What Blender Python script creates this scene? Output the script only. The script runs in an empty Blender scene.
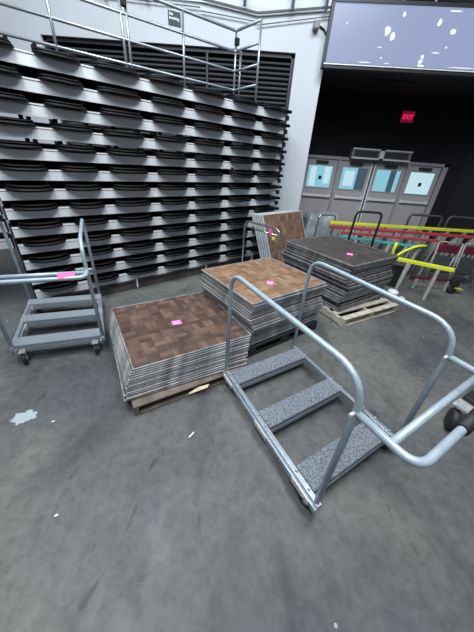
import bpy, bmesh, math, random
from mathutils import Vector, Matrix
random.seed(7)
C = bpy.context.scene.collection
PI = math.pi

# ------------------------------------------------------------------ materials
def new_mat(name, col, rough=.6, metal=0., noise=0., nscale=8., bump=0., bscale=40., spec=.5, col2=None, detail=4.):
    m = bpy.data.materials.new(name); m.use_nodes = True
    nt = m.node_tree; N = nt.nodes; L = nt.links
    b = N['Principled BSDF']
    b.inputs['Roughness'].default_value = rough
    b.inputs['Metallic'].default_value = metal
    b.inputs['Specular IOR Level'].default_value = spec
    tc = N.new('ShaderNodeTexCoord')
    nz = N.new('ShaderNodeTexNoise'); nz.inputs['Scale'].default_value = nscale; nz.inputs['Detail'].default_value = detail
    L.new(tc.outputs['Object'], nz.inputs['Vector'])
    rp = N.new('ShaderNodeValToRGB')
    c2 = col2 if col2 else tuple(max(0, c*(1-noise)) for c in col)
    rp.color_ramp.elements[0].position = .35; rp.color_ramp.elements[1].position = .65
    rp.color_ramp.elements[0].color = (*c2, 1); rp.color_ramp.elements[1].color = (*col, 1)
    L.new(nz.outputs['Fac'], rp.inputs['Fac']); L.new(rp.outputs['Color'], b.inputs['Base Color'])
    if bump:
        n2 = N.new('ShaderNodeTexNoise'); n2.inputs['Scale'].default_value = bscale
        L.new(tc.outputs['Object'], n2.inputs['Vector'])
        bp = N.new('ShaderNodeBump'); bp.inputs['Strength'].default_value = bump; bp.inputs['Distance'].default_value = .01
        L.new(n2.outputs['Fac'], bp.inputs['Height']); L.new(bp.outputs['Normal'], b.inputs['Normal'])
    return m

def emit_mat(name, col, strength):
    m = bpy.data.materials.new(name); m.use_nodes = True
    nt = m.node_tree; b = nt.nodes['Principled BSDF']
    b.inputs['Base Color'].default_value = (0, 0, 0, 1)
    b.inputs['Emission Color'].default_value = (*col, 1); b.inputs['Emission Strength'].default_value = strength
    return m

def parquet_mat(name, cols, block=.15, rough=.45):
    m = bpy.data.materials.new(name); m.use_nodes = True
    nt = m.node_tree; N = nt.nodes; L = nt.links; b = N['Principled BSDF']
    def math_(op, a, bb=None, c=None):
        n = N.new('ShaderNodeMath'); n.operation = op
        for i, v in enumerate((a, bb, c)):
            if v is None: continue
            if isinstance(v, (int, float)): n.inputs[i].default_value = v
            else: L.new(v, n.inputs[i])
        return n.outputs[0]
    tc = N.new('ShaderNodeTexCoord'); sp = N.new('ShaderNodeSeparateXYZ'); L.new(tc.outputs['Object'], sp.inputs[0])
    u = math_('DIVIDE', sp.outputs['X'], block); v = math_('DIVIDE', sp.outputs['Y'], block)
    iu = math_('FLOOR', u); iv = math_('FLOOR', v)
    fu = math_('FRACT', u); fv = math_('FRACT', v)
    par = math_('MODULO', math_('ADD', math_('ADD', iu, iv), 100.), 2.)
    # strip index across the block
    across = math_('ADD', math_('MULTIPLY', fu, par), math_('MULTIPLY', fv, math_('SUBTRACT', 1., par)))
    strip = math_('FLOOR', math_('MULTIPLY', across, 4.))
    half = math_('FLOOR', math_('MULTIPLY', across, 2.))
    cb = N.new('ShaderNodeCombineXYZ'); L.new(iu, cb.inputs[0]); L.new(iv, cb.inputs[1]); L.new(strip, cb.inputs[2])
    wn = N.new('ShaderNodeTexWhiteNoise'); wn.noise_dimensions = '3D'; L.new(cb.outputs[0], wn.inputs['Vector'])
    cb2 = N.new('ShaderNodeCombineXYZ'); L.new(iu, cb2.inputs[0]); L.new(iv, cb2.inputs[1]); L.new(half, cb2.inputs[2])
    wn2 = N.new('ShaderNodeTexWhiteNoise'); wn2.noise_dimensions = '3D'; L.new(cb2.outputs[0], wn2.inputs['Vector'])
    nz = N.new('ShaderNodeTexNoise'); nz.inputs['Scale'].default_value = 3.; L.new(tc.outputs['Object'], nz.inputs['Vector'])
    f = math_('ADD', math_('MULTIPLY', wn.outputs['Value'], .28), math_('MULTIPLY', wn2.outputs['Value'], .5))
    f = math_('ADD', f, math_('MULTIPLY', nz.outputs['Fac'], .3))
    rp = N.new('ShaderNodeValToRGB')
    rp.color_ramp.elements[0].color = (*cols[0], 1); rp.color_ramp.elements[0].position = .1
    rp.color_ramp.elements[1].color = (*cols[2], 1); rp.color_ramp.elements[1].position = 1.
    e = rp.color_ramp.elements.new(.55); e.color = (*cols[1], 1)
    L.new(f, rp.inputs['Fac'])
    # dark seams between the blocks
    du = math_('MINIMUM', math_('MINIMUM', fu, math_('SUBTRACT', 1., fu)), math_('MINIMUM', fv, math_('SUBTRACT', 1., fv)))
    seam = math_('MULTIPLY', math_('LESS_THAN', du, .018), .45)
    mx = N.new('ShaderNodeMix'); mx.data_type = 'RGBA'; L.new(seam, mx.inputs[0]); L.new(rp.outputs['Color'], mx.inputs[6])
    mx.inputs[7].default_value = (cols[0][0]*.5, cols[0][1]*.5, cols[0][2]*.5, 1)
    L.new(mx.outputs[2], b.inputs['Base Color']); b.inputs['Roughness'].default_value = rough
    return m

def floor_mat():
    m = bpy.data.materials.new('stained_concrete'); m.use_nodes = True
    nt = m.node_tree; N = nt.nodes; L = nt.links; b = N['Principled BSDF']
    tc = N.new('ShaderNodeTexCoord')
    def noise(s, d=5., dist=0., off=(0, 0, 0), sc=(1, 1, 1), rot=0, rough=.55):
        mp = N.new('ShaderNodeMapping'); mp.inputs['Location'].default_value = off; mp.inputs['Scale'].default_value = sc
        mp.inputs['Rotation'].default_value = (0, 0, rot)
        L.new(tc.outputs['Object'], mp.inputs['Vector'])
        n = N.new('ShaderNodeTexNoise'); n.inputs['Scale'].default_value = s; n.inputs['Detail'].default_value = d
        n.inputs['Distortion'].default_value = dist; n.inputs['Roughness'].default_value = rough
        L.new(mp.outputs[0], n.inputs['Vector']); return n.outputs['Fac']
    def ramp(fac, stops):
        r = N.new('ShaderNodeValToRGB'); cr = r.color_ramp
        cr.elements[0].position = stops[0][0]; cr.elements[0].color = (*stops[0][1], 1)
        cr.elements[1].position = stops[-1][0]; cr.elements[1].color = (*stops[-1][1], 1)
        for p, c in stops[1:-1]:
            e = cr.elements.new(p); e.color = (*c, 1)
        L.new(fac, r.inputs['Fac']); return r.outputs['Color']
    def mix(fac, a, bb, mode='MIX'):
        x = N.new('ShaderNodeMix'); x.data_type = 'RGBA'; x.blend_type = mode
        if isinstance(fac, float): x.inputs[0].default_value = fac
        else: L.new(fac, x.inputs[0])
        L.new(a, x.inputs[6])
        if isinstance(bb, tuple): x.inputs[7].default_value = (*bb, 1)
        else: L.new(bb, x.inputs[7])
        return x.outputs[2]
    base = ramp(noise(.9, 7, .4), [(.3, (.078, .083, .091)), (.5, (.114, .117, .115)), (.7, (.158, .161, .152))])
    big = ramp(noise(.42, 3, .3, (4.3, 1.2, 0)), [(.36, (.78, .79, .83)), (.6, (1.14, 1.13, 1.08))])
    base = mix(1., base, big, 'MULTIPLY')
    fine = ramp(noise(14, 8, .2, rough=.7), [(.25, (.60, .60, .61)), (.5, (1., 1., 1.)), (.8, (1.40, 1.40, 1.36))])
    c = mix(1., base, fine, 'MULTIPLY')
    streak = ramp(noise(1.7, 6, 1.2, (3, 1, 0), (1, .35, 1), .6), [(.32, (.66, .66, .69)), (.46, (1, 1, 1)), (1, (1, 1, 1))])
    c = mix(1., c, streak, 'MULTIPLY')
    scuff = ramp(noise(5, 8, 2.5, (7, 2, 0), (1, .25, 1), -.5), [(.29, (.58, .58, .60)), (.36, (1, 1, 1)), (1, (1, 1, 1))])
    c = mix(1., c, scuff, 'MULTIPLY')
    # scattered tiny pale specks of old paint
    vo = N.new('ShaderNodeTexVoronoi'); vo.inputs['Scale'].default_value = 3.2; L.new(tc.outputs['Object'], vo.inputs['Vector'])
    lt = N.new('ShaderNodeMath'); lt.operation = 'LESS_THAN'; L.new(vo.outputs['Distance'], lt.inputs[0]); lt.inputs[1].default_value = .035
    c = mix(lt.outputs[0], c, (.34, .37, .38))
    # one spilled pale blue-grey patch: mask = noise-edged disc
    def blob(cx, cy, rx, ry, col, thr, ns, c, rot=0.):
        mp = N.new('ShaderNodeMapping'); mp.vector_type = 'TEXTURE'
        mp.inputs['Location'].default_value = (cx, cy, 0); mp.inputs['Scale'].default_value = (rx, ry, 1); mp.inputs['Rotation'].default_value = (0, 0, rot)
        L.new(tc.outputs['Object'], mp.inputs['Vector'])
        ln = N.new('ShaderNodeVectorMath'); ln.operation = 'LENGTH'; L.new(mp.outputs[0], ln.inputs[0])
        n = noise(ns, 4)
        ad = N.new('ShaderNodeMath'); ad.operation = 'MULTIPLY_ADD'; L.new(n, ad.inputs[0]); ad.inputs[1].default_value = 2.6; L.new(ln.outputs['Value'], ad.inputs[2])
        mr = N.new('ShaderNodeMapRange'); mr.inputs['From Min'].default_value = thr; mr.inputs['From Max'].default_value = thr + .12
        mr.inputs['To Min'].default_value = 1; mr.inputs['To Max'].default_value = 0
        L.new(ad.outputs[0], mr.inputs['Value'])
        return mix(mr.outputs[0], c, col)
    c = blob(-1.70, 1.385, .13, .085, (.38, .44, .47), 1.85, 19, c, .3)
    L.new(c, b.inputs['Base Color'])
    rr = ramp(noise(2.2, 5, .5, (9, 4, 0)), [(.3, (.42, .42, .42)), (.7, (.66, .66, .66))])
    sx = N.new('ShaderNodeSeparateColor'); L.new(rr, sx.inputs[0]); L.new(sx.outputs[0], b.inputs['Roughness'])
    bp = N.new('ShaderNodeBump'); bp.inputs['Strength'].default_value = .15; bp.inputs['Distance'].default_value = .01
    L.new(noise(30, 6), bp.inputs['Height']); L.new(bp.outputs['Normal'], b.inputs['Normal'])
    return m

def screen_mat():
    m = bpy.data.materials.new('lit_screen'); m.use_nodes = True
    nt = m.node_tree; N = nt.nodes; L = nt.links; b = N['Principled BSDF']
    b.inputs['Base Color'].default_value = (.02, .02, .03, 1); b.inputs['Roughness'].default_value = .3
    b.inputs['Emission Color'].default_value = (.29, .35, .54, 1); b.inputs['Emission Strength'].default_value = 1.0
    return m

M = {}
M['floor'] = floor_mat()
M['wall'] = new_mat('white_painted_wall', (.58, .62, .67), .7, noise=.05, nscale=2, bump=.05)
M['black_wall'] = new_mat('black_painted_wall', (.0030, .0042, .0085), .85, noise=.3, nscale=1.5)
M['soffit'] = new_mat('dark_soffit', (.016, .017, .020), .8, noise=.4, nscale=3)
M['dark_trim'] = new_mat('dark_trim_metal', (.03, .034, .04), .45, metal=.3, noise=.2)
M['louvre'] = new_mat('dark_louvre', (.10, .105, .11), .5, metal=.3, noise=.2)
M['louvre_back'] = new_mat('louvre_duct', (.008, .009, .010), .9)
M['galv'] = new_mat('blue_grey_tube', (.42, .51, .58), .36, metal=.2, noise=.16, nscale=14, spec=.6)
M['galv2'] = new_mat('grey_rail_steel', (.40, .46, .52), .36, metal=.55, noise=.2, nscale=20)
M['rail'] = new_mat('pale_rail_tube', (.36, .40, .44), .34, metal=.6, noise=.15, nscale=6)
M['chrome'] = new_mat('chromed_tube', (.6, .62, .64), .22, metal=.9, noise=.2, nscale=10)
M['alu_face'] = new_mat('brushed_aluminium_face', (.80, .83, .86), .45, metal=.2, noise=.12, nscale=4)
M['alu_lip'] = new_mat('bright_aluminium_lip', (.85, .88, .90), .3, metal=.2, noise=.08, nscale=9)
M['alu_edge'] = new_mat('weathered_aluminium_edge', (.52, .54, .565), .42, metal=.3, noise=.45, nscale=14)
M['alu_edge_dark'] = new_mat('dull_aluminium_edge', (.42, .43, .44), .42, metal=.3, noise=.55, nscale=14)
M['alu_edge_bright'] = new_mat('clean_aluminium_edge', (.72, .78, .82), .3, metal=.25, noise=.2, nscale=6)
M['alu_edge_worn'] = new_mat('worn_grey_edge', (.42, .42, .43), .5, metal=.2, noise=.55, nscale=11)
M['deck'] = new_mat('black_deck', (.007, .0075, .009), .8, noise=.3)
M['seat'] = new_mat('black_plastic_seat', (.0045, .005, .0065), .5, noise=.3, nscale=12, spec=.2)
M['base'] = new_mat('dark_brown_board', (.085, .072, .076), .6, noise=.35, nscale=6)
M['carpet'] = new_mat('speckled_grey_carpet', (.30, .33, .38), .95, nscale=120, col2=(.075, .085, .105), bump=.6, bscale=220, detail=2)
M['carpet2'] = new_mat('plain_grey_carpet', (.27, .31, .35), .95, nscale=120, col2=(.19, .22, .25), bump=.5, bscale=200, detail=2)
M['rubber'] = new_mat('black_rubber', (.018, .018, .019), .6, noise=.3, bump=.1)
M['zinc'] = new_mat('zinc_plate', (.72, .73, .74), .35, metal=.5, noise=.3, nscale=30)
M['wood_plate'] = new_mat('pale_plate', (.72, .68, .62), .55, noise=.3, nscale=30)
M['pallet'] = new_mat('brown_pallet_wood', (.20, .155, .125), .8, noise=.45, nscale=9, bump=.3)
M['pallet_pale'] = new_mat('pale_pallet_wood', (.62, .56, .47), .8, noise=.35, nscale=9, bump=.3)
M['splinter'] = new_mat('fresh_split_wood', (.72, .60, .42), .7, noise=.2, nscale=20)
M['black_plastic'] = new_mat('black_pallet_plastic', (.02, .022, .024), .5, noise=.3)
M['parq_a'] = parquet_mat('worn_brown_parquet', [(.050, .030, .024), (.115, .070, .054), (.20, .13, .10)], .115)
M['parq_b'] = parquet_mat('honey_brown_parquet', [(.15, .082, .045), (.26, .155, .092), (.36, .235, .15)], .112, .42)
M['parq_c'] = parquet_mat('dark_grey_brown_parquet', [(.050, .038, .038), (.075, .058, .056), (.105, .085, .08)], .14, .4)
M['parq_d'] = parquet_mat('mid_brown_parquet', [(.10, .058, .040), (.19, .115, .078), (.29, .185, .13)], .125)
M['under'] = new_mat('panel_underlay', (.07, .055, .045), .8, noise=.4)
M['pink'] = new_mat('pink_paper', (.90, .16, .48), .6, noise=.08, nscale=60)
M['pink_text'] = new_mat('pale_print', (.95, .55, .72), .6)
M['yellow_paper'] = new_mat('yellow_paper', (.85, .75, .15), .6)
M['yellow'] = new_mat('yellow_paint', (.74, .78, .035), .42, noise=.12, nscale=9)
M['red'] = new_mat('faded_red_paint', (.46, .055, .065), .45, noise=.25, nscale=9)
M['teal'] = new_mat('teal_paint', (.05, .40, .37), .45, noise=.25, nscale=9)
M['maroon'] = new_mat('maroon_vinyl', (.13, .008, .030), .5, noise=.35, nscale=9)
M['leg'] = new_mat('grey_leg_steel', (.40, .39, .37), .5, metal=.2, noise=.3, nscale=20)
M['dkleg'] = new_mat('dark_grey_steel', (.09, .095, .10), .5, metal=.3, noise=.3, nscale=20)
M['door'] = new_mat('grey_door_paint', (.42, .40, .42), .5, noise=.06, nscale=3)
M['frame'] = new_mat('grey_frame_paint', (.34, .33, .35), .5, noise=.06)
M['bar'] = new_mat('satin_push_bar', (.75, .75, .75), .4, metal=.2)
M['glass_in'] = emit_mat('daylit_glass', (.26, .58, .70), .95)
M['glass_dk'] = emit_mat('dim_daylit_glass', (.07, .13, .18), .7)
M['glass_white'] = emit_mat('bright_daylight', (.52, .74, .82), 1.0)
M['grille'] = new_mat('dark_grille', (.03, .03, .035), .6)
M['unit'] = new_mat('grey_unit_casing', (.20, .205, .215), .5, noise=.08)
M['screen'] = screen_mat()
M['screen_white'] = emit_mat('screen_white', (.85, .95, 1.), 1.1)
M['exit_red'] = emit_mat('exit_red', (1., .02, .12), 1.0)
M['exit_bg'] = emit_mat('exit_casing', (.16, .003, .03), .9)
M['sign'] = new_mat('slate_sign', (.022, .038, .052), .6, noise=.1)
M['white'] = new_mat('white_plastic', (.75, .76, .76), .5, noise=.08)
M['bag'] = new_mat('grey_plastic_sheet', (.30, .34, .36), .35, noise=.35, nscale=6, bump=.6, bscale=12)
M['glass_rail'] = new_mat('pale_blue_panel', (.46, .52, .57), .3, noise=.1, nscale=2)
M['cardboard'] = new_mat('charcoal_bin', (.012, .013, .014), .6)

# ------------------------------------------------------------------ helpers
class MB:
    def __init__(s): s.bm = bmesh.new()
    def box(s, x0, x1, y0, y1, z0, z1, bev=0., mtx=None):
        r = bmesh.ops.create_cube(s.bm, size=1.)
        vs = r['verts']
        m = Matrix.Translation(((x0+x1)/2, (y0+y1)/2, (z0+z1)/2)) @ Matrix.Diagonal((abs(x1-x0), abs(y1-y0), abs(z1-z0), 1))
        if mtx is not None: m = mtx @ m
        bmesh.ops.transform(s.bm, matrix=m, verts=vs)
        if bev:
            es = list({e for v in vs for e in v.link_edges})
            bmesh.ops.bevel(s.bm, geom=es, offset=bev, segments=2, profile=.5, affect='EDGES')
        return s
    def tube(s, pts, r=.025, bend=0., n=12, cap=True, square=False):
        P = [Vector(p) for p in pts]
        if bend:
            Q = [P[0]]
            for i in range(1, len(P)-1):
                a, b, c = P[i-1], P[i], P[i+1]
                bd = bend[i-1] if isinstance(bend, (list, tuple)) else bend
                d1 = (a-b); d2 = (c-b); k = min(bd, d1.length*.49, d2.length*.49)
                p1 = b + d1.normalized()*k; p2 = b + d2.normalized()*k
                for j in range(9):
                    t = j/8; Q.append(p1*(1-t)**2 + b*2*t*(1-t) + p2*t*t)
            Q.append(P[-1]); P = Q
        n_ = 4 if square else n
        rings = []; nrm = None
        for i, p in enumerate(P):
            t = (P[min(i+1, len(P)-1)] - P[max(i-1, 0)]).normalized()
            if nrm is None:
                up = Vector((0, 0, 1)) if abs(t.z) < .9 else Vector((1, 0, 0))
                nrm = (up - t*up.dot(t)).normalized()
            else: nrm = (nrm - t*nrm.dot(t)).normalized()
            bi = t.cross(nrm)
            ring = []
            for j in range(n_):
                a = 2*PI*(j + (.5 if square else 0))/n_
                rr = r*(1.414 if square else 1)
                ring.append(s.bm.verts.new(p + nrm*math.cos(a)*rr + bi*math.sin(a)*rr))
            rings.append(ring)
        for i in range(len(rings)-1):
            for j in range(n_):
                f = s.bm.faces.new((rings[i][j], rings[i][(j+1) % n_], rings[i+1][(j+1) % n_], rings[i+1][j]))
                f.smooth = not square
        if cap:
            s.bm.faces.new(rings[0][::-1]); s.bm.faces.new(rings[-1])
        return s
    def lathe(s, prof, mtx=None, n=24):
        rings = []
        for (r, z) in prof:
            rings.append([s.bm.verts.new(((mtx or Matrix()) @ Vector((max(r, 1e-4)*math.cos(2*PI*j/n), max(r, 1e-4)*math.sin(2*PI*j/n), z)))) for j in range(n)])
        for i in range(len(rings)-1):
            for j in range(n):
                f = s.bm.faces.new((rings[i][j], rings[i][(j+1) % n], rings[i+1][(j+1) % n], rings[i+1][j])); f.smooth = True
        s.bm.faces.new(rings[0][::-1]); s.bm.faces.new(rings[-1])
        return s
    def prism(s, poly, z0, z1, mtx=None):
        m = mtx or Matrix()
        a = [s.bm.verts.new(m @ Vector((x, y, z0))) for x, y in poly]
        b = [s.bm.verts.new(m @ Vector((x, y, z1))) for x, y in poly]
        s.bm.faces.new(a[::-1]); s.bm.faces.new(b)
        for i in range(len(poly)):
            j = (i+1) % len(poly); s.bm.faces.new((a[i], a[j], b[j], b[i]))
        return s
    def build(s, name, mat, parent=None, mats=None, sharp=True):
        bmesh.ops.recalc_face_normals(s.bm, faces=s.bm.faces)
        me = bpy.data.meshes.new(name); s.bm.to_mesh(me); s.bm.free()
        me.materials.append(mat)
        o = bpy.data.objects.new(name, me); C.objects.link(o)
        if parent is not None: o.parent = parent
        return o

def tag(o, label=None, cat=None, group=None, kind=None):
    if label: o['label'] = label
    if cat: o['category'] = cat
    if group: o['group'] = group
    if kind: o['kind'] = kind
    return o
def thing(name, label, cat, loc=(0, 0, 0), rz=0., group=None):
    o = bpy.data.objects.new(name, None); C.objects.link(o); o.empty_display_size = .1
    o.location = loc; o.rotation_euler = (0, 0, rz)
    return tag(o, label, cat, group)
def struct(o): o['kind'] = 'structure'; return o
def copy_tree(o, parent=None):
    c = o.copy(); C.objects.link(c); c.parent = parent
    for ch in [x for x in bpy.data.objects if x.parent == o]: copy_tree(ch, c)
    return c
def text_mesh(name, s, size, mat, parent, mtx, extrude=.002, align='CENTER', bold=0.):
    cu = bpy.data.curves.new(name, 'FONT'); cu.body = s; cu.size = size; cu.extrude = extrude; cu.align_x = align; cu.offset = bold
    t = bpy.data.objects.new('t', cu); C.objects.link(t)
    bpy.context.view_layer.update()
    me = bpy.data.meshes.new_from_object(t.evaluated_get(bpy.context.evaluated_depsgraph_get()))
    bpy.data.objects.remove(t)
    me.materials.clear(); me.materials.append(mat); me.transform(mtx)
    o = bpy.data.objects.new(name, me); C.objects.link(o); o.parent = parent
    return o

# ------------------------------------------------------------------ camera
f_px = 262.1; nad = Vector((204.8-237, -(755.5-316), -f_px)).normalized()
up = -nad; fw = Vector((0, 0, -1)); yv = (fw - up*fw.dot(up)).normalized(); xv = yv.cross(up)
R = Matrix((xv, yv, up))           # camera -> world
cam = bpy.data.cameras.new('camera'); co = bpy.data.objects.new('camera', cam); C.objects.link(co)
co.matrix_world = Matrix.Translation((0, 0, 1.95)) @ R.to_4x4()
cam.sensor_fit = 'VERTICAL'; cam.sensor_height = 24; cam.lens = 24*f_px/632; cam.clip_start = .02; cam.clip_end = 200
bpy.context.scene.camera = co

# ------------------------------------------------------------------ setting
struct(MB().box(-12, 9, -6, 16, -.1, 0).build('floor', M['floor']))
WY = 6.5
w = MB()
w.box(-3.9, .71, WY, WY+.3, 3.66, 4.2)           # above louvre
w.box(-12, -3.9, WY, WY+.3, 0, 4.2)
w.box(.71, 1.24, WY, WY+.3, 0, 4.2)
w.box(-3.9, .71, WY, WY+.3, 0, 1.6)
struct(w.build('wall_back', M['wall']))
lv = thing('louvre_vent', 'long dark louvred vent set in the white wall above the folded bleachers', 'vent', (0, WY+.12, 0))
MB().box(-3.9, .71, .15, .17, 1.6, 3.66).build('duct', M['louvre_back'], lv)
l = MB()
z = 1.66
while z < 3.6:
    l.box(-3.9, .71, -.02, .035, -.007, .007, mtx=Matrix.Translation((0, 0, z)) @ Matrix.Rotation(.6, 4, 'X')); z += .072
l.build('slats', M['louvre'], lv)
f_ = MB(); f_.box(-3.9, -3.84, -.06, .06, 1.6, 3.66); f_.box(.65, .71, -.06, .06, 1.6, 3.66); f_.box(-3.9, .71, -.06, .06, 3.6, 3.66)
for x in (-2.4, -.9): f_.box(x-.02, x+.02, -.05, .05, 1.6, 3.66)
f_.build('vent_frame', M['dark_trim'], lv)

# upper ledge and balcony front
t = MB()
for (x0, z0, x1, z1) in ((-12, 4.62, -1.0, 4.22), (-1.0, 4.22, -.02, 4.10), (-.02, 4.10, 1.30, 4.24)):
    t.tube([(x0, WY-.06, z0), (x1, WY-.06, z1)], .014, square=True)
    t.tube([(x0, WY-.05, z0-.14), (x1, WY-.05, z1-.10)], .006, square=True)
struct(t.build('trim_1', M['dark_trim']))
bal = MB()
bal.box(-12, 1.3, WY+.02, WY+.1, 4.2, 6.2)
struct(bal.build('wall_upper', M['glass_rail']))
br = thing('balcony_railing', 'pale upper balcony railing with thin posts at the top of the picture', 'railing', (0, WY-.12, 4.2))
for x in (-2.6, -1.9, -.25, .55, 1.1): MB().tube([(x, 0, -.05), (x, 0, .8)], .025).build('post', M['rail'], br)
MB().tube([(-8, 0, .8), (1.3, 0, .8)], .03).build('top_rail', M['rail'], br)
ed = MB().box(-3.1, -1.65, WY-.2, WY-.06, 4.30, 4.42).build('dark_duct', M['dark_trim'])
tag(ed, 'dark duct end at the upper edge above the square sign', 'duct')

# recess with the exit doors
DY = 8.2
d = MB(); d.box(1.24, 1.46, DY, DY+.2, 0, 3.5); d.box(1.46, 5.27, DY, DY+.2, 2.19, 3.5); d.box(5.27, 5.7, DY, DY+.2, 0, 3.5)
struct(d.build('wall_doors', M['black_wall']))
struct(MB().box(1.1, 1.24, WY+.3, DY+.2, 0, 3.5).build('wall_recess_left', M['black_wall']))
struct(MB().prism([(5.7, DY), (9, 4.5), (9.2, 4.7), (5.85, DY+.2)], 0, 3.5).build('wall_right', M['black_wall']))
s = MB(); s.box(1.24, 9.2, WY-.05, DY+.2, 3.5, 3.6)
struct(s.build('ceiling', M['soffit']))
s = MB()
for y, a, b2 in ((6.95, 1.6, 3.2), (7.35, 3.1, 5.6), (7.75, 1.9, 5.0)): s.box(a, b2, y, y+.05, 3.47, 3.5)
struct(s.build('trim_2', M['dark_trim']))
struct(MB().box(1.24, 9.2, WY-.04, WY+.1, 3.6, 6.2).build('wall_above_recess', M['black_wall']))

# four doors
fr = MB(); D0 = 1.51; DW = .915
fr.box(D0-.07, D0, DY-.04, DY+.12, 0, 2.19); fr.box(D0+4*DW, D0+4*DW+.12, DY-.04, DY+.12, 0, 2.19)
fr.box(D0-.07, D0+4*DW+.12, DY-.04, DY+.12, 2.12, 2.19); 
for q in (1, 3): fr.box(D0+q*DW-.03, D0+q*DW+.03, DY-.035, DY+.12, 0, 2.12)
struct(fr.build('trim_3', M['frame']))
struct(MB().box(1.2, 5.7, DY+.9, DY+1., 0, 3.3).build('wall_outside', M['black_wall']))
for q in range(4):
    dr = bpy.data.objects.new('door_%d' % (q+1), None); C.objects.link(dr); dr.location = (D0+q*DW, DY, 0); dr['kind'] = 'structure'
    b = MB(); W0, W1, Z0, Z1 = .13, .79, 1.44, 1.96
    b.box(.035, W0, 0, .05, .02, 2.11); b.box(W1, DW-.035, 0, .05, .02, 2.11); b.box(W0, W1, 0, .05, .02, Z0); b.box(W0, W1, 0, .05, Z1, 2.11)
    b.build('door_leaf', M['door'], dr)
    tm = MB()
    for (a, bb, c, dd) in ((W0-.02, W1+.02, Z0-.025, Z0), (W0-.02, W1+.02, Z1, Z1+.025), (W0-.02, W0, Z0, Z1), (W1, W1+.02, Z0, Z1)): tm.box(a, bb, -.012, .01, c, dd)
    tm.build('glazing_bead', M['frame'], dr)
    # what the daylight pane shows, in a few flat fields of light
    if q == 2:
        MB().box(W0, .52, .02, .03, Z0, Z1).build('glass_pane', M['glass_in'], dr); MB().box(.52, .68, .02, .03, Z0, Z1).build('glass_pane', M['glass_dk'], dr)
        MB().box(.68, W1, .02, .03, Z0, Z1).build('glass_pane', M['glass_in'], dr)
    elif q == 1:
        MB().box(W0, .55, .02, .03, Z0, Z1).build('glass_pane', M['glass_in'], dr); MB().box(.55, W1, .02, .03, Z0, Z1).build('glass_pane', M['glass_dk'], dr)
        MB().box(.22, .48, .012, .02, Z0+.08, Z1-.08).build('window_beyond', M['glass_white'], dr)
    else:
        MB().box(W0, W1, .02, .03, Z0, Z1).build('glass_pane', M['glass_in' if q == 0 else 'glass_white'], dr)
        if q == 0:
            MB().box(.21, .36, .012, .02, Z0+.02, Z1-.03).build('window_beyond', M['glass_white'], dr); MB().box(.58, .74, .012, .02, Z0+.1, Z1-.02).build('window_beyond', M['glass_white'], dr)
        MB().box(.44, .52, .002, .012, 1.63, 1.72).build('dark_sticker', M['deck'], dr)
    pb = MB(); pb.box(.07, DW-.07, -.075, -.045, 1.20, 1.26, .008); pb.box(.07, .13, -.05, .0, 1.18, 1.27); pb.box(DW-.13, DW-.07, -.05, 0, 1.18, 1.27)
    pb.build('push_bar', M['bar'], dr)
    cl = MB(); cl.box(.3, .62, -.06, 0, 2.02, 2.08); cl.build('door_closer', M['dark_trim'], dr)
    if q in (1, 2):
        x = DW-.05 if q == 1 else .03
        MB().box(x, x+.035, -.02, 0, .1, 2.1).build('door_edge_strip', M['alu_lip'], dr)
# air curtain above the doors
ac = thing('air_curtain', 'long grey air curtain unit with dark grilles mounted over the exit doors', 'air curtain', (3.16, DY-.22, 2.17))
b = MB(); b.box(-.53, .98, 0, .19, 0, .23, .01); b.build('casing', M['unit'], ac)
for x in (-.47, .30): MB().box(x, x+.60, -.012, 0, .05, .18).build('grille', M['grille'], ac)
fb = MB(); fb.box(-.53, .98, -.02, 0, .20, .23); fb.box(-.53, .98, -.02, 0, 0, .03); fb.box(.17, .28, -.02, 0, 0, .23); fb.build('front_band', M['bar'], ac)
# exit sign
ex = thing('exit_sign', 'red lit EXIT sign glowing on the black wall above the doors', 'sign', (3.82, DY-.06, 3.0))
MB().box(-.15, .14, 0, .055, 0, .22, .01).build('casing', M['exit_bg'], ex)
text_mesh('lettering', 'EXIT', .125, M['exit_red'], ex, Matrix.Translation((-.005, -.004, .065)) @ Matrix.Rotation(PI/2, 4, 'X'), bold=.003)
# the screen
sc = thing('display_screen', 'wide pale blue lit screen hanging above the dark doorway recess', 'screen', (1.17, 6.3, 3.44), -.05)
SW = 2.86
MB().box(.05, SW-.05, 0, .06, .07, .80).build('panel', M['screen'], sc)
b = MB(); b.box(0, SW, -.03, .1, 0, .07); b.box(0, SW, -.03, .1, .80, .84); b.box(0, .05, -.03, .1, 0, .84); b.box(SW-.05, SW, -.03, .1, 0, .84)
b.build('bezel', M['dark_trim'], sc)
MB().box(.02, SW-.02, -.045, -.03, .045, .06).build('trim_strip', M['alu_lip'], sc)
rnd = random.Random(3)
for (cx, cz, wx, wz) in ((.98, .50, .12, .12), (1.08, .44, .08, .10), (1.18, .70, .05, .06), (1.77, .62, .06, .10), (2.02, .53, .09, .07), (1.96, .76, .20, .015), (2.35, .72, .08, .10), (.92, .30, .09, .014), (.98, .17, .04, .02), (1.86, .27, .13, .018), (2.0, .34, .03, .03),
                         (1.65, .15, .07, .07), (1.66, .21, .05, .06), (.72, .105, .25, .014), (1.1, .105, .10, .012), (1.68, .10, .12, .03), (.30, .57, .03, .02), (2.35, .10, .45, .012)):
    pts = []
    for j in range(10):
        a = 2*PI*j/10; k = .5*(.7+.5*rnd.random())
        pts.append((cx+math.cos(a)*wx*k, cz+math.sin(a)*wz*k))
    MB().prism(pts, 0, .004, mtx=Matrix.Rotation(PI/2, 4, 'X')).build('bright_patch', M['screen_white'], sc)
st = MB(); st.tube([(.3, 0.02, 1.05), (2.9, .02, 1.0)], .025, square=True); 
for x in (.6, 1.1, 1.6, 2.2): st.tube([(x, .02, .83), (x+.08, .02, 1.05)], .015, square=True)
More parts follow.
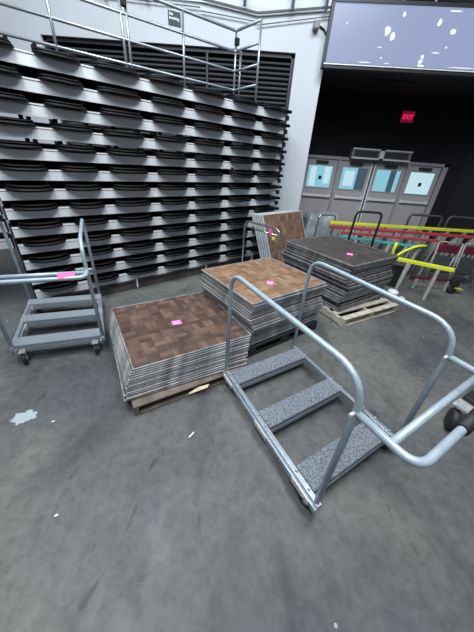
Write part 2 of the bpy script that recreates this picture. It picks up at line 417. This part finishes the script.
st.build('mount_truss', M['rail'], sc)
# wall camera
cm = thing('security_camera', 'small white camera with a dark cable near the top of the white wall', 'camera', (.99, WY-.02, 4.0))
MB().box(-.05, .05, -.12, .02, -.05, .05, .012).build('camera_body', M['unit'], cm)
MB().tube([(.05, 0, .02), (.16, 0, -.03), (.2, 0, -.09), (.3, 0, -.1)], .012, bend=.04).build('cable', M['deck'], cm)

# ------------------------------------------------------------------ folded bleachers
B0 = Vector((-2.10, 3.553, 0)); ANG = math.atan2(.66241, .74914)
# local frame: x along the front, -y toward the camera
NT = 13; ZT = lambda k: .18 + .203*k
bounds = [-.78, -.20, .35, 1.0, 1.62, 2.31, 2.97, 3.60]
def seat_mesh(w_, flip=False):
    b = MB()
    def plate(hw, hd, yc, z0, z1, nn=2.4):
        N_ = 28; loops = []
        for (sc_, zz) in ((.90, z0), (1., z0+.012), (1., z1-.012), (.93, z1), (.80, z1+.001), (.74, z1-.012)):
            lp = []
            for j in range(N_):
                a = 2*PI*j/N_; c_, s_ = math.cos(a), math.sin(a)
                lp.append(b.bm.verts.new((math.copysign(abs(c_)**(2/nn), c_)*hw*(1-(1-sc_)*.6), yc + math.copysign(abs(s_)**(2/nn), s_)*hd*sc_, zz)))
            loops.append(lp)
        for i in range(len(loops)-1):
            for j in range(N_):
                f = b.bm.faces.new((loops[i][j], loops[i][(j+1) % N_], loops[i+1][(j+1) % N_], loops[i+1][j])); f.smooth = True
        b.bm.faces.new(loops[0][::-1]); b.bm.faces.new(loops[-1])
    plate(w_/2, .165, .035, .0, .034)
    plate(w_/2*.95, .14, .07, .036, .062)
    for sx in (-1, 1): b.box(sx*w_*.40-.015, sx*w_*.40+.015, .04, .2, -.02, .09)
    return b
def make_bleachers(name, label, a0, a1, ks, off, seats):
    root = thing(name, label, 'bleachers', B0 + Vector((0, 0, 0)), ANG)
    proto = {}
    for k in ks:
        z = ZT(k)
        b = MB()
        b.box(a0, a1, off, off+.03, z, z+.092)                  # front face
        tier = b.build('tier', M['alu_face'], root)
        lip = MB().box(a0, a1, off-.006, off+.05, z+.099, z+.113).build('nosing', M['alu_lip'], tier)
        MB().box(a0, a1, off+.05, off+.62, z+.062, z+.097).build('deck_board', M['deck'], tier)
        for a in ([a1+.0, a0-.02] if seats else [a1]):
            MB().box(a, a+(.05 if a > 0 else .02), off-(.05 if a > 0 else 0), off+.5, z+.0, z+.07).build('end_plate', M['deck'], tier)
            if a > 2: MB().box(a-.10, a+.09, off-.07, off+.3, z+.105, z+.15, .012).build('end_arm', M['seat'], tier)
        # stowed frames under the deck
        u_ = MB(); n = int((a1-a0)/.32)
        for i in range(n+1):
            a = a0+.1+i*(a1-a0-.2)/max(1, n); u_.box(a-.02, a+.02, off+.2, off+.24, z-.118, z+.06)
        u_.box(a0+.05, a1-.05, off+.22, off+.25, z-.09, z-.05)
        u_.box(a0, a1, off+.3, off+.32, z-.118, z+.06 if not seats or k not in (9, 10) else z-.035)
        if seats and k > 0: u_.build('folding_frame', M['deck'], tier)
        else: u_.bm.free()
        if seats:
            for i in range(7):
                wd = bounds[i+1]-bounds[i]-.125; key = round(wd, 2)
                if key not in proto:
                    o = seat_mesh(key).build('seat', M['seat']); proto[key] = o
                else:
                    o = proto[key].copy(); C.objects.link(o)
                o.parent = tier
                jz = rnd.uniform(-.004, .004); 
                o.location = ((bounds[i]+bounds[i+1])/2 + rnd.uniform(-.012, .012), off+.0 + rnd.uniform(-.012, .012), z+.103+jz)
                o.rotation_euler = (.05+rnd.uniform(-.03, .03), rnd.uniform(-.008, .008), rnd.uniform(-.02, .02))
                if (k, i) == (7, 5): o.rotation_euler = (.30, .02, .05); o.location.z += .01; o.location.y -= .05
    return root
bl = make_bleachers('folded_bleachers', 'tall stack of folded tiered bleachers with rows of black seats', -.78, 3.62, range(NT), 0, True)
MB().box(-.76, 3.6, .03, .07, .0, .16).build('base_board', M['base'], bl)
MB().box(-.76, 3.6, -.01, .03, .155, .18).build('base_rail', M['base'], bl)
for x in (.55, 1.9, 3.1): MB().box(x, x+.02, -.02, .03, .04, .2).build('latch_rod', M['alu_face'], bl)
ep = MB(); 
for x in (-.72, 3.56): ep.box(x-.02, x+.02, .25, .6, 0, 2.7)
ep.box(-.6, 3.5, .35, .38, 0, 1.45)
ep.build('support_column', M['deck'], bl)
b2_ = make_bleachers('folded_bleachers', 'second folded bleacher section at the left edge behind the tall stack', -3.2, -.83, range(3, NT), .34, False)
ep = MB()
for x in (-3.0, -1.6): ep.box(x-.03, x+.03, .7, .95, 0, 2.7)
ep.build('support_column', M['deck'], b2_)

def bl_pt(a, n_, z): return B0 + Matrix.Rotation(ANG, 3, 'Z') @ Vector((a, n_, 0)) + Vector((0, 0, z))
# guard rail
AE = 2.88; S1 = .60; RZ = (3.73, 3.49, 3.245, 3.0)
GA = math.radians(37.0); gc = bl_pt(AE, S1, 0)
gr = thing('guard_rail', 'pale steel guard rail with four bars along the top of the folded bleachers', 'guard rail', gc, GA)
for a in (-2.62, -1.80, -1.73, -.93): MB().tube([(a, 0, 2.71), (a, 0, 3.72)], .017).build('post', M['rail'], gr)
dirr = Matrix.Rotation(ANG-GA, 3, 'Z') @ Vector((0, -.54, 0))
for (dx, dy) in ((0, 0), (.07, -.05)): MB().tube([(dx, dy, 2.71), (dx, dy, 3.5 if dx else 3.70)], .017).build('post', M['rail'], gr)
MB().tube([(dirr.x+.03, dirr.y, 2.70), (dirr.x+.03, dirr.y, 3.75)], .017).build('post', M['rail'], gr)
for i, z in enumerate(RZ):
    MB().tube([(-4.4, 0, z+.0), (0, 0, z-.02), (dirr.x+.03, dirr.y, z)], .017 if i else .02, bend=.05).build('bar', M['rail'], gr)
for (a, n_, z) in ((-1.76, -.02, 3.93), (-1.76, -.02, 3.72), (-1.76, -.02, 3.58), (0, -.03, 3.58)):
    MB().box(a-.035, a+.035, n_-.03, n_+.03, z-.045, z+.045, .01).build('clamp', M['deck'], gr)
sg = thing('no_smoking_sign', 'dark square No Smoking sign fixed to the guard rail', 'sign', gc + Matrix.Rotation(GA, 3, 'Z') @ Vector((-1.03, -.04, 0)) + Vector((0, 0, 3.51)), GA-.25)
MB().box(-.13, .045, 0, .01, .0, .15).build('sign_board', M['sign'], sg)
text_mesh('lettering', 'No\nSmoking', .040, M['white'], sg, Matrix.Translation((-.115, -.003, .105)) @ Matrix.Rotation(PI/2, 4, 'X'), align='LEFT', bold=.001)

# ------------------------------------------------------------------ pallets
def pallet(label, loc, rz, w_, d_, mat, group=None, name='wooden_pallet', h=.12):
    t = thing(name, label, 'pallet', loc, rz, group)
    for x in (0, w_/2-.02, w_-.04):
        MB().box(x, x+.04, 0, d_, .018, h-.018).build('stringer', mat, t)
    for i in range(7):
        y = i*(d_-.09)/6
        MB().box(0, w_, y, y+.09, h-.018, h, .003).build('deck_board', mat, t)
    for y in (0, d_/2-.045, d_-.09): MB().box(0, w_, y, y+.09, 0, .018, .003).build('bottom_board', mat, t)
    return t

# ------------------------------------------------------------------ floor panels
PS = 1.17
def panel_proto(pm, em, size=PS, th=.022):
    r = bpy.data.objects.new('parquet_panel', None); C.objects.link(r); r.empty_display_size = .1
    hx, hy = (size[0]/2, size[1]/2) if isinstance(size, tuple) else (size/2, size/2)
    MB().box(-hx+.012, hx-.012, -hy+.012, hy-.012, .008, th).build('parquet_top', pm, r)
    e = MB(); w_ = .013; z0 = th*.34
    for (x0, x1, y0, y1) in ((-hx, hx, -hy, -hy+w_), (-hx, hx, hy-w_, hy), (-hx, -hx+w_, -hy+w_, hy-w_), (hx-w_, hx, -hy+w_, hy-w_)):
        e.box(x0, x1, y0, y1, z0, th+.0012)
    e.build('metal_edge', em, r)
    MB().box(-hx+.008, hx-.008, -hy+.008, hy-.008, .0005, .008).build('underlay', M['under'], r)
    return r
ORD = ['topmost', 'second', 'third', 'fourth', 'fifth', 'sixth', 'seventh', 'eighth', 'ninth', 'tenth', 'eleventh', 'twelfth', 'thirteenth', 'fourteenth', 'fifteenth', 'sixteenth',
       'seventeenth', 'eighteenth', 'nineteenth', 'twentieth', 'twenty-first', 'twenty-second', 'twenty-third', 'twenty-fourth', 'twenty-fifth', 'twenty-sixth', 'twenty-seventh', 'twenty-eighth', 'twenty-ninth', 'thirtieth']
def stack(cx, cy, rz, z0, z1, n, proto, desc, toplabel, group, jit=.02, shear=(0, 0), first=0., wob=0., twist=0.):
    pitch = (z1-z0)/n
    c, s_ = math.cos(rz), math.sin(rz)
    for i in range(n):                       # i = 0 is the lowest
        o = copy_tree(proto)
        t = i/(n-1)
        jx, jy = rnd.uniform(-jit, jit), rnd.uniform(-jit, jit)
        if i == n-1: jx = jy = 0
        if i < n-1: jx -= first; jx += wob*math.sin(i*.8+1); jy += wob*math.sin(i*.55)
        lx = shear[0]*(1-t)+jx; ly = shear[1]*(1-t)+jy
        o.location = (cx + c*lx - s_*ly, cy + s_*lx + c*ly, z0 + i*pitch)
        o.rotation_euler = (0, 0, rz + (rnd.uniform(-.015, .015) + twist*(1-t) if i < n-1 else 0))
        k = n-1-i
        lab = toplabel if k == 0 else '%s dance floor panel, %s from the top of %s' % (desc[0], ORD[k], desc[1])
        tag(o, lab, 'floor panel', group)
def kill(o):
    for ch in list(o.children): kill(ch)
    bpy.data.objects.remove(o)

def centre(near, rz, size=PS):
    sx, sy = size if isinstance(size, tuple) else (size, size)
    return (near[0] + math.cos(rz)*sx/2 - math.sin(rz)*sy/2, near[1] + math.sin(rz)*sx/2 + math.cos(rz)*sy/2)
# stack 1: front left
A1 = math.radians(32.5); c1 = centre((-.850, 1.642), A1, (1.21, 1.165))
bpy.context.view_layer.update()
pa = panel_proto(M['parq_a'], M['alu_edge_worn'], (1.21, 1.165), .018)
pallet('worn brown wooden pallet under the front left panel stack', (-.812, 1.468, 0), A1, 1.14, 1.05, M['pallet'], h=.105)
stack(c1[0], c1[1], A1, .107, .366, 14, pa, ('worn brown', 'the front left stack'), 'worn brown parquet floor panel on top of the front left stack, pink tag on it', 'panels in the front left stack', .008, (-.075, -.10), .02, 0., -.035)
kill(pa)
sp = MB(); sp.prism([(0, 0), (.2, .02), (.23, .05), (.12, .045), (.02, .015)], 0, .018, mtx=Matrix.Rotation(.15, 4, 'Y'))
sp = sp.build('wood_splinter', M['splinter']); sp.location = (-.40, 1.675, .075); sp.rotation_euler = (.5, 0, A1-.1)
tag(sp, 'pale split wood splinter sticking out from the brown pallet', 'splinter')
# stack 2: middle
A2 = math.radians(37.5); c2 = centre((.15, 2.365), A2, (1.19, 1.08))
pb_ = panel_proto(M['parq_b'], M['alu_edge'], (1.19, 1.08), .024)
t = thing('plastic_pallet', 'black plastic pallet under the tall middle panel stack', 'pallet', (.14, 2.34, 0), A2)
b = MB()
for y in (0, .5, 1.0): b.box(0, 1.22, y, y+.12, 0, .03)
b.build('runner', M['black_plastic'], t)
for x in (0, .54, 1.08):
    for y in (0, .5, 1.0): MB().box(x, x+.14, y, y+.12, .03, .105, .01).build('foot_block', M['black_plastic'], t)
MB().box(0, 1.22, 0, 1.12, .105, .13, .006).build('deck', M['black_plastic'], t)
stack(c2[0], c2[1], A2, .132, .70, 20, pb_, ('honey brown aluminium-edged', 'the tall middle stack'), 'honey brown parquet floor panel on top of the tall middle stack, pink tag on it', 'panels in the middle stack', .012, (.02, .01), 0, .018)
kill(pb_)
# stack 3: right, dark
A3 = math.radians(35.5); c3 = centre((1.475, 3.32), A3, (1.13, 1.30))
pc_ = panel_proto(M['parq_c'], M['alu_edge_dark'], (1.13, 1.30), .034)
pallet('pale new wooden pallet under the dark grey panel stack', (1.505, 3.17, 0), math.radians(30), 1.22, 1.1, M['pallet_pale'], h=.13)
stack(c3[0], c3[1], A3, .132, .86, 19, pc_, ('dark grey-brown', 'the dark stack at the back'), 'dark grey-brown floor panel on top of the back stack, pink tag on it', 'panels in the dark back stack', .016, (.0, .04), 0, .03)
kill(pc_)

def paper(name, label, x, y, z, rz, w_, d_, mat, print_=False):
    t = thing(name, label, 'paper tag', (x, y, z), rz)
    MB().box(-w_/2, w_/2, -d_/2, d_/2, 0, .0015).build('sheet', mat, t)
    if print_:
        b = MB()
        for i in range(4): b.box(-w_*.38, w_*(.38-.1*(i % 2)), d_*(.28-.19*i)-.004, d_*(.28-.19*i)+.004, .0015, .0022)
        b.build('printed_lines', M['pink_text'], t)
    return t
paper('pink_tag', 'pink paper tag lying on the front left parquet stack', -.66, 2.43-.0, .3645, A1-.1, .105, .085, M['pink'], True)
paper('pink_tag', 'pink paper tag lying on the honey brown middle stack', .37, 2.95, .6965, A2+.7, .11, .085, M['pink'], True)
paper('pink_tag', 'pink paper tag lying on the dark back stack', 1.60, 3.86, .857, A3+.5, .11, .085, M['pink'], True)

# ------------------------------------------------------------------ carts
def caster(parent, x, y, top, r=.05, wdt=.03, rot=0.):
    t = MB(); m = Matrix.Translation((x, y, r)) @ Matrix.Rotation(rot, 4, 'Z') @ Matrix.Rotation(PI/2, 4, 'X')
    t.lathe([(r*.5, -wdt/2), (r*.92, -wdt/2), (r, -wdt/2+.006), (r, wdt/2-.006), (r*.92, wdt/2), (r*.5, wdt/2)], m, 24)
    wh = t.build('caster_wheel', M['rubber'], parent)
    mm = Matrix.Translation((x, y, 0)) @ Matrix.Rotation(rot, 4, 'Z')
    k = MB(); k.box(-.018, .018, wdt/2+.002, wdt/2+.007, r-.015, top-.006, mtx=mm); k.box(-.018, .018, -wdt/2-.007, -wdt/2-.002, r-.015, top-.006, mtx=mm)
    k.box(-.035, .035, -wdt/2-.014, wdt/2+.014, top-.008, top, mtx=mm)
    k.lathe([(.010, -wdt/2-.012), (.010, wdt/2+.012)], m, 12)
    k.build('fork', M['leg'], wh)
def make_cart(name, label, loc, rz, L_, W_, hoop, zt, carpet, bars, hz, ext, skew=0., r_=.0185, cr=.05, br=.42, wh=None):
    """x runs along the rails, +y across; handle extends past x = L"""
    t = thing(name, label, 'cart', loc, rz)
    for s_, y in enumerate((0, W_)):
        sg_ = -1 if s_ == 0 else 1
        b = MB(); b.box(-.03, L_+.03, y-.018, y+.018, zt-.045, zt, .004); b.box(-.03, L_+.03, y+sg_*.022-.012, y+sg_*.022+.012, zt-.075, zt-.03, .003)
        b.build('side_rail', M['galv2'], t)
        for x in (.02, L_*.47, L_-.2): MB().box(x, x+.17, y+sg_*.036-.005, y+sg_*.036+.003, zt-.068, zt-.025).build('bracket_plate', M['wood_plate'], t)
        for x0, x1 in bars:
            for x in (x0+.03, x1-.03): MB().lathe([(.009, 0), (.009, .014), (.004, .018)], Matrix.Translation((x, y, zt)), 8).build('bolt', M['zinc'], t)
        MB().tube([(0, y+sg_*.0, zt-.09), (0, y, hoop), (L_, y, hoop), (L_, y, zt-.09)], r_, bend=[.16, .20]).build('hoop', M['galv'], t)
    for x0, x1 in bars:
        b = MB(); b.box(x0, x1, .02, W_-.02, zt-.06, zt+.006, .008); b.build('carpeted_crossbar', carpet, t)
        fl = MB(); fl.box(x0-.004, x0+.004, .02, W_-.02, zt-.075, zt-.035); fl.box(x1-.004, x1+.004, .02, W_-.02, zt-.075, zt-.035); fl.build('crossbar_frame', M['galv2'], t)
    wx, w0, w1 = wh
    for (x, y) in ((.06, w0), (.06, w1), (wx, w0), (wx, w1)): caster(t, x, y, zt-.045, r=cr, rot=rnd.uniform(-.3, .5))
    # push handle between the two hoops
    h = MB().tube([(L_+.0, 0.0, hz), (L_+ext, 0, hz), (L_+ext, W_, hz), (L_, W_, hz)], .0195, bend=.09)
    h.build('push_handle', M['galv'], t)
    MB().tube([(L_+ext*br, 0, hz), (L_+ext*br, W_, hz)], .019).build('handle_brace', M['galv'], t)
    for y in (0, W_):
        MB().tube([(L_, y-.05, hz+.0), (L_, y+.05, hz)], .011, n=8).build('handle_bolt', M['zinc'], t)
    sh = Matrix(((1, skew, 0, 0), (0, 1, 0, 0), (0, 0, 1, 0), (0, 0, 0, 1)))
    for ch in t.children_recursive: ch.data.transform(sh)
    return t
AC = math.radians(-60.2)
cart1 = make_cart('panel_cart', 'blue-grey panel cart in the right foreground with three speckled carpeted crossbars', (-.065, 1.970, 0), AC, 1.305, .885, 1.18, .15, M['carpet'],
          [(.05, .225), (.57, .745), (1.07, 1.26)], 0.985, .295, skew=-.06, cr=.056, br=.60, wh=(1.245, -.01, .84))
gp = MB().tube([(1.305+.295-.022, .36, .985), (1.305+.295-.036, .60, .985)], .029).build('rubber_grip', M['rubber'], cart1)
# left cart
cart2 = make_cart('panel_cart', 'blue-grey panel cart at the left edge with a pink tag on its handle', (-1.96, 3.27, 0), math.radians(-62.3), 1.09, -.82, 1.23, .2, M['carpet2'],
          [(.0, .15), (.43, .59), (.92, 1.08)], .97, .2, skew=.12, r_=.018, cr=.066, wh=(1.12, -.085, -.745))
# ------------------------------------------------------------------ right edge: caster of the next dolly
dl = thing('tow_dolly', 'low two-wheeled dolly with zinc bracket at the right edge', 'dolly', (1.97, 1.60, 0), math.radians(30))
m_ = Matrix.Translation((0, 0, .10)) @ Matrix.Rotation(.5, 4, 'Z') @ Matrix.Rotation(PI/2, 4, 'X')
MB().lathe([(.04, -.03), (.09, -.03), (.10, -.02), (.10, .02), (.09, .03), (.04, .03)], m_, 28).build('wheel', M['rubber'], dl)
MB().lathe([(.04, -.03), (.09, -.03), (.10, -.02), (.10, .02), (.09, .03), (.04, .03)], Matrix.Translation((.9, 0, 0)) @ m_, 28).build('wheel', M['rubber'], dl)
k = MB(); k.box(.02, .16, -.07, .07, .21, .225); k.box(.06, .12, -.05, -.04, .1, .215); k.box(.06, .12, .04, .05, .1, .215); k.box(.0, .05, -.04, .04, .225, .245); k.build('bracket', M['zinc'], dl)
MB().box(.84, .96, -.05, .05, .19, .225).box(.16, 1.0, -.06, .06, .222, .27, .01).build('frame_beam', M['rubber'], dl)

# ------------------------------------------------------------------ upright panels on the chrome cart behind the middle stack
UA = math.radians(-44)
uc = thing('chrome_cart', 'chrome hooped cart with leaning upright panels behind the middle stack', 'cart', (.02, 4.74, 0), UA)
MB().box(-.03, .74, -.02, 1.15, .11, .15, .005).build('deck', M['galv2'], uc)
for (x, y) in ((.05, .05), (.68, .05), (.05, 1.05), (.68, 1.05)): caster(uc, x, y, .11)
MB().tube([(0, 0, .15), (0, 0, 1.06), (.77, 0, 1.06), (.77, 0, .15)], .016, bend=.12).build('hoop', M['chrome'], uc)
MB().tube([(-.02, 0, .96), (.77, 0, .96)], .013).build('hoop_bar', M['chrome'], uc)
def uct(x, y, z): return (.02+x*math.cos(UA)-y*math.sin(UA), 4.74+x*math.sin(UA)+y*math.cos(UA), z)
tg = paper('pink_tag', 'pink paper tag hanging on the chrome cart in front of upright panels', *uct(.60, -.03, 1.0), 0, .075, .065, M['pink']); tg.rotation_euler = (PI/2, 0, UA)
tg = paper('yellow_tag', 'small yellow paper tag on the chrome cart bar', *uct(.68, -.03, .91), 0, .055, .05, M['yellow_paper']); tg.rotation_euler = (PI/2, 0, UA)
up_ = panel_proto(M['parq_d'], M['alu_edge_bright'], (1.16, 1.06), .05)
th_ = .42; uu = Vector((.71, .70, 0)).normalized(); hn = Vector((uu.y, -uu.x, 0))
wv = (-hn*math.sin(th_) + Vector((0, 0, math.cos(th_)))).normalized(); fn = (hn*math.cos(th_) + Vector((0, 0, math.sin(th_)))).normalized()
for i in range(5):
    o = up_ if i == 0 else copy_tree(up_)
    cpos = Vector((.725, 5.26, 1.155)) - wv*.53 - fn*(.05+.054*i); cpos.z += .02*math.sin(th_)*0
    rot_ = Matrix((uu, wv, fn)).transposed()
    cpos -= Vector((0, 0, 0)); cpos += wv*(.018*i)
    o.matrix_world = Matrix.Translation(cpos) @ rot_.to_4x4()
    tag(o, ['leaning brown parquet panel facing forward, frontmost on the chrome cart', 'leaning panel second behind the brown parquet face on the chrome cart',
            'leaning panel third from the front on the chrome cart', 'leaning panel fourth from the front on the chrome cart', 'rearmost leaning silver-edged panel on the chrome cart'][i], 'floor panel', 'leaning panels on the chrome cart')
bpy.context.view_layer.update()

# ------------------------------------------------------------------ right: long coloured folding trestles
def trestle(label, p0, p1, zt, mat, legs, group='long coloured trestles on the right', bar=(.035, .03), lean=.10, legmat=None, splay=.12):
    p0 = Vector((*p0, 0)); p1 = Vector((*p1, 0)); d_ = (p1-p0); L_ = d_.length; rz = math.atan2(d_.y, d_.x)
    t = thing('trestle', label, 'trestle', p0, rz, group)
    MB().box(0, L_, -bar[0], bar[0], zt-2*bar[1], zt, .008).build('top_bar', mat, t)
    for x in legs:
        for sy in (-1, 1):
            MB().tube([(x, sy*.02, zt-2*bar[1]+.01), (x-lean*.3, sy*splay, .012)], .023, square=True).build('leg', legmat or M['leg'], t)
        MB().tube([(x-lean*.15, -splay*.5, zt*.45), (x-lean*.15, splay*.5, zt*.45)], .012, n=8).build('spreader', legmat or M['leg'], t)
    return t
trestle('yellow-topped trestle with grey legs, nearest of the coloured trestles', (2.76, 4.72), (3.54, 4.26), .63, M['yellow'], [.24, .70])
trestle('long yellow-topped trestle, farthest back below the exit doors', (1.88, 6.06), (6.2, 6.30), .93, M['yellow'], [.3, .8, 1.3, 1.8, 2.3, 2.7, 3.1, 3.5, 3.9], legmat=M['leg'], lean=.5)
trestle('long faded red trestle just in front of the back yellow one', (1.80, 5.76), (6.0, 5.72), .90, M['red'], [.35, .9, 1.4, 1.95, 2.3, 2.65, 3.0, 3.35], legmat=M['leg'], lean=.5)
trestle('shorter faded red trestle below the long red one', (2.0, 5.56), (4.05, 5.40), .83, M['red'], [.4, .9, 1.3, 1.75], legmat=M['dkleg'], bar=(.028, .022), lean=.4)
trestle('teal-topped trestle slanting between red and near yellow ones', (1.95, 5.40), (3.42, 5.00), .78, M['teal'], [.3, .6, .9, 1.2, 1.4], bar=(.028, .022), lean=.3)
trestle('low maroon bar trestle near the floor behind the near yellow one', (3.30, 4.86), (4.10, 4.82), .24, M['maroon'], [.1, .7], splay=.05, bar=(.02, .02))
# yellow hook frame
hk = thing('yellow_hook_bracket', 'bright yellow forked hook bracket at the left end of near yellow trestle', 'bracket', (2.80, 4.98, 0))
MB().tube([(.10, 0, .012), (.10, 0, .50), (.04, .0, .64), (.06, 0, .82)], .028, bend=.08).build('hook', M['yellow'], hk)
MB().tube([(.10, 0, .52), (.22, -.01, .66), (.44, -.02, .79), (.60, -.02, .80)], .024, bend=.08).build('brace', M['yellow'], hk)
# maroon folding chairs
for i, (x, y, lab) in enumerate(((4.02, 5.22, 'maroon folded chair leaning behind the near yellow trestle'), (4.52, 5.20, 'maroon folded chair at the right edge beside the other one'))):
    t = thing('folding_chair', lab, 'chair', (x, y, 0), math.radians(-8), 'maroon folding chairs on the right')
    MB().box(-.19, .19, -.03, .02, .64, .80, .02).build('backrest', M['maroon'], t)
    MB().box(-.18, .18, .03, .06, .22, .56, .02).build('seat', M['dkleg'], t)
    for sx in (-1, 1):
        MB().tube([(sx*.21, 0, .84), (sx*.21, -.10, .012)], .014, n=8).build('front_leg', M['leg'], t)
        MB().tube([(sx*.19, .02, .58), (sx*.19, .10, .012)], .014, n=8).build('rear_leg', M['leg'], t)
    MB().tube([(-.21, -.0, .84), (.21, 0, .84)], .012, n=8).build('top_tube', M['leg'], t)
# hoops behind
def hoop_cart(name, label, x, y, rz, w_, h_, mat, r_=.02, group=None):
    t = thing(name, label, 'cart', (x, y, 0), rz, group)
    MB().tube([(0, 0, .12), (.03, 0, h_), (w_+.03, 0, h_), (w_, 0, .12)], r_, bend=.09).build('hoop', mat, t)
    MB().box(-.03, w_+.03, -.02, .5, .10, .14, .006).build('deck', M['dkleg'], t)
    for (a, b_) in ((.03, .03), (w_-.03, .03), (.03, .45), (w_-.03, .45)): caster(t, a, b_, .10, r=.04)
    return t
hoop_cart('hoop_cart', 'cart with a thin black hoop handle behind the dark panel stack', 1.96, 5.02, .02, .46, 1.30, M['deck'], .02)
hoop_cart('hoop_cart', 'grey hooped cart behind the trestles near the right edge, left of two', 3.80, 6.55, .0, .75, 1.12, M['dkleg'], .025)
hoop_cart('hoop_cart', 'grey hooped cart behind the trestles cut by the right edge', 4.66, 6.5, .0, .75, 1.14, M['dkleg'], .025)
hoop_cart('hoop_cart', 'chrome curved hoop cart beside the grey plastic sheet', 1.62, 6.15, .3, .42, 1.02, M['chrome'], .018)
# grey plastic sheet draped over boxes
bx_ = thing('plastic_sheet', 'crumpled grey plastic sheet bundled below the left exit door', 'plastic sheet', (1.95, 6.98, 0), .1)
b = MB(); bmesh.ops.create_grid(b.bm, x_segments=24, y_segments=12, size=.5)
for v in b.bm.verts:
    x, y = v.co.x, v.co.y
    e = max(abs(x), abs(y))*2
    zt = .92 + .05*math.sin(9*x+3*y) + .04*math.sin(17*y-5*x) + .03*x
    v.co.z = zt if e < .8 else zt*(1-(e-.8)*4.9); v.co.y *= .7
    v.co.x += .03*math.sin(12*v.co.z); v.co.z = max(v.co.z, .0)
for f in b.bm.faces: f.smooth = True
b.build('sheet', M['bag'], bx_)
# bin and white bits
bn = thing('storage_bin', 'black box bin on the floor right of the dark panel stack', 'bin', (2.99, 4.98, 0), math.radians(-20))
b = MB(); b.box(-.15, .15, -.13, .13, 0, .42, .01); b.build('bin_body', M['cardboard'], bn); MB().box(-.16, .16, -.14, .14, .42, .45, .008).build('rim', M['dkleg'], bn)
cp = thing('white_cup', 'crushed white cup on the floor right of the pale pallet', 'cup', (2.72, 4.32, 0))
MB().lathe([(.055, 0), (.07, .02), (.085, .12), (.088, .135), (.075, .135), (.05, .03)], Matrix.Rotation(.15, 4, 'X'), 20).build('cup_body', M['white'], cp)
cq = thing('crumpled_paper', 'crumpled white paper lump beside the white cup', 'paper', (2.86, 4.22, 0))
b = MB(); r_ = bmesh.ops.create_icosphere(b.bm, subdivisions=2, radius=.06)
for v in r_['verts']: v.co *= rnd.uniform(.7, 1.15); v.co.z = v.co.z*.6+.04
b.build('paper_lump', M['white'], cq)
# brake caster with yellow pedal
bc = thing('brake_caster', 'black caster with a yellow brake pedal near the right edge', 'caster', (4.05, 4.72, 0))
MB().lathe([(.03, -.03), (.075, -.03), (.08, -.02), (.08, .02), (.075, .03), (.03, .03)], Matrix.Translation((0, 0, .08)) @ Matrix.Rotation(PI/2, 4, 'X'), 20).build('wheel', M['rubber'], bc)
MB().box(-.02, .16, -.05, .05, .12, .14, .005, mtx=Matrix.Rotation(.2, 4, 'Y')).build('brake_pedal', M['yellow'], bc)
MB().box(-.06, .06, -.06, .06, .16, .30, .01).build('socket', M['rubber'], bc)
# pink tag on left cart handle
def cpt(x, y, z, loc=(-1.96, 3.27), a=math.radians(-62.3)):
    return (loc[0]+x*math.cos(a)-y*math.sin(a), loc[1]+x*math.sin(a)+y*math.cos(a), z)
p = cpt(1.27, -.15, .998)
tg = paper('pink_tag', 'pink paper tag wrapped on the handle of the left cart', *p, math.radians(27), .13, .055, M['pink'], False); tg.rotation_euler = (.9, 0, math.radians(27))
# litter
for i, (x, y, rz, L_) in enumerate(((-.30, 1.33, 1.0, .06), (-1.45, 1.36, .4, .02), (-1.02, .72, .4, .02))):
    o = MB().box(-L_/2, L_/2, -.006, .006, 0, .004).build('wood_chip', M['white']); o.location = (x, y, 0.0005); o.rotation_euler = (0, 0, rz)
    tag(o, ['pale wood sliver on the floor in front of the front left pallet', 'small white chip on the floor right of the pale paint patch', 'tiny white chip on the open floor in the lower left'][i], 'litter')

# ------------------------------------------------------------------ light
def area(name, loc, tgt, size, power, col=(1, 1, 1), sy=None):
    l = bpy.data.lights.new(name, 'AREA'); l.energy = power; l.color = col; l.size = size
    if sy: l.shape = 'RECTANGLE'; l.size_y = sy
    o = bpy.data.objects.new(name, l); C.objects.link(o); o.location = loc
    o.rotation_euler = (Vector(tgt)-Vector(loc)).to_track_quat('-Z', 'Y').to_euler()
    return o
area('arena_light', (-2.2, 2.2, 6.5), (-1.9, 3.0, 0), 2.2, 260, (.90, .96, 1))
area('arena_light', (1.6, 2.2, 6.5), (1.4, 3.2, 0), 2.2, 300, (.92, .97, 1))
area('arena_light', (-.5, -1.5, 7), (-.4, 6.0, 3.2), 2.6, 330, (.88, .95, 1))
w_ = bpy.data.worlds.new('world'); bpy.context.scene.world = w_; w_.use_nodes = True
bg = w_.node_tree.nodes['Background']; bg.inputs[0].default_value = (.62, .70, .80, 1); bg.inputs[1].default_value = .22
vs = bpy.context.scene.view_settings
vs.view_transform = 'Standard'; vs.look = 'None'; vs.gamma = 1; vs.use_curve_mapping = False; vs.exposure = .0
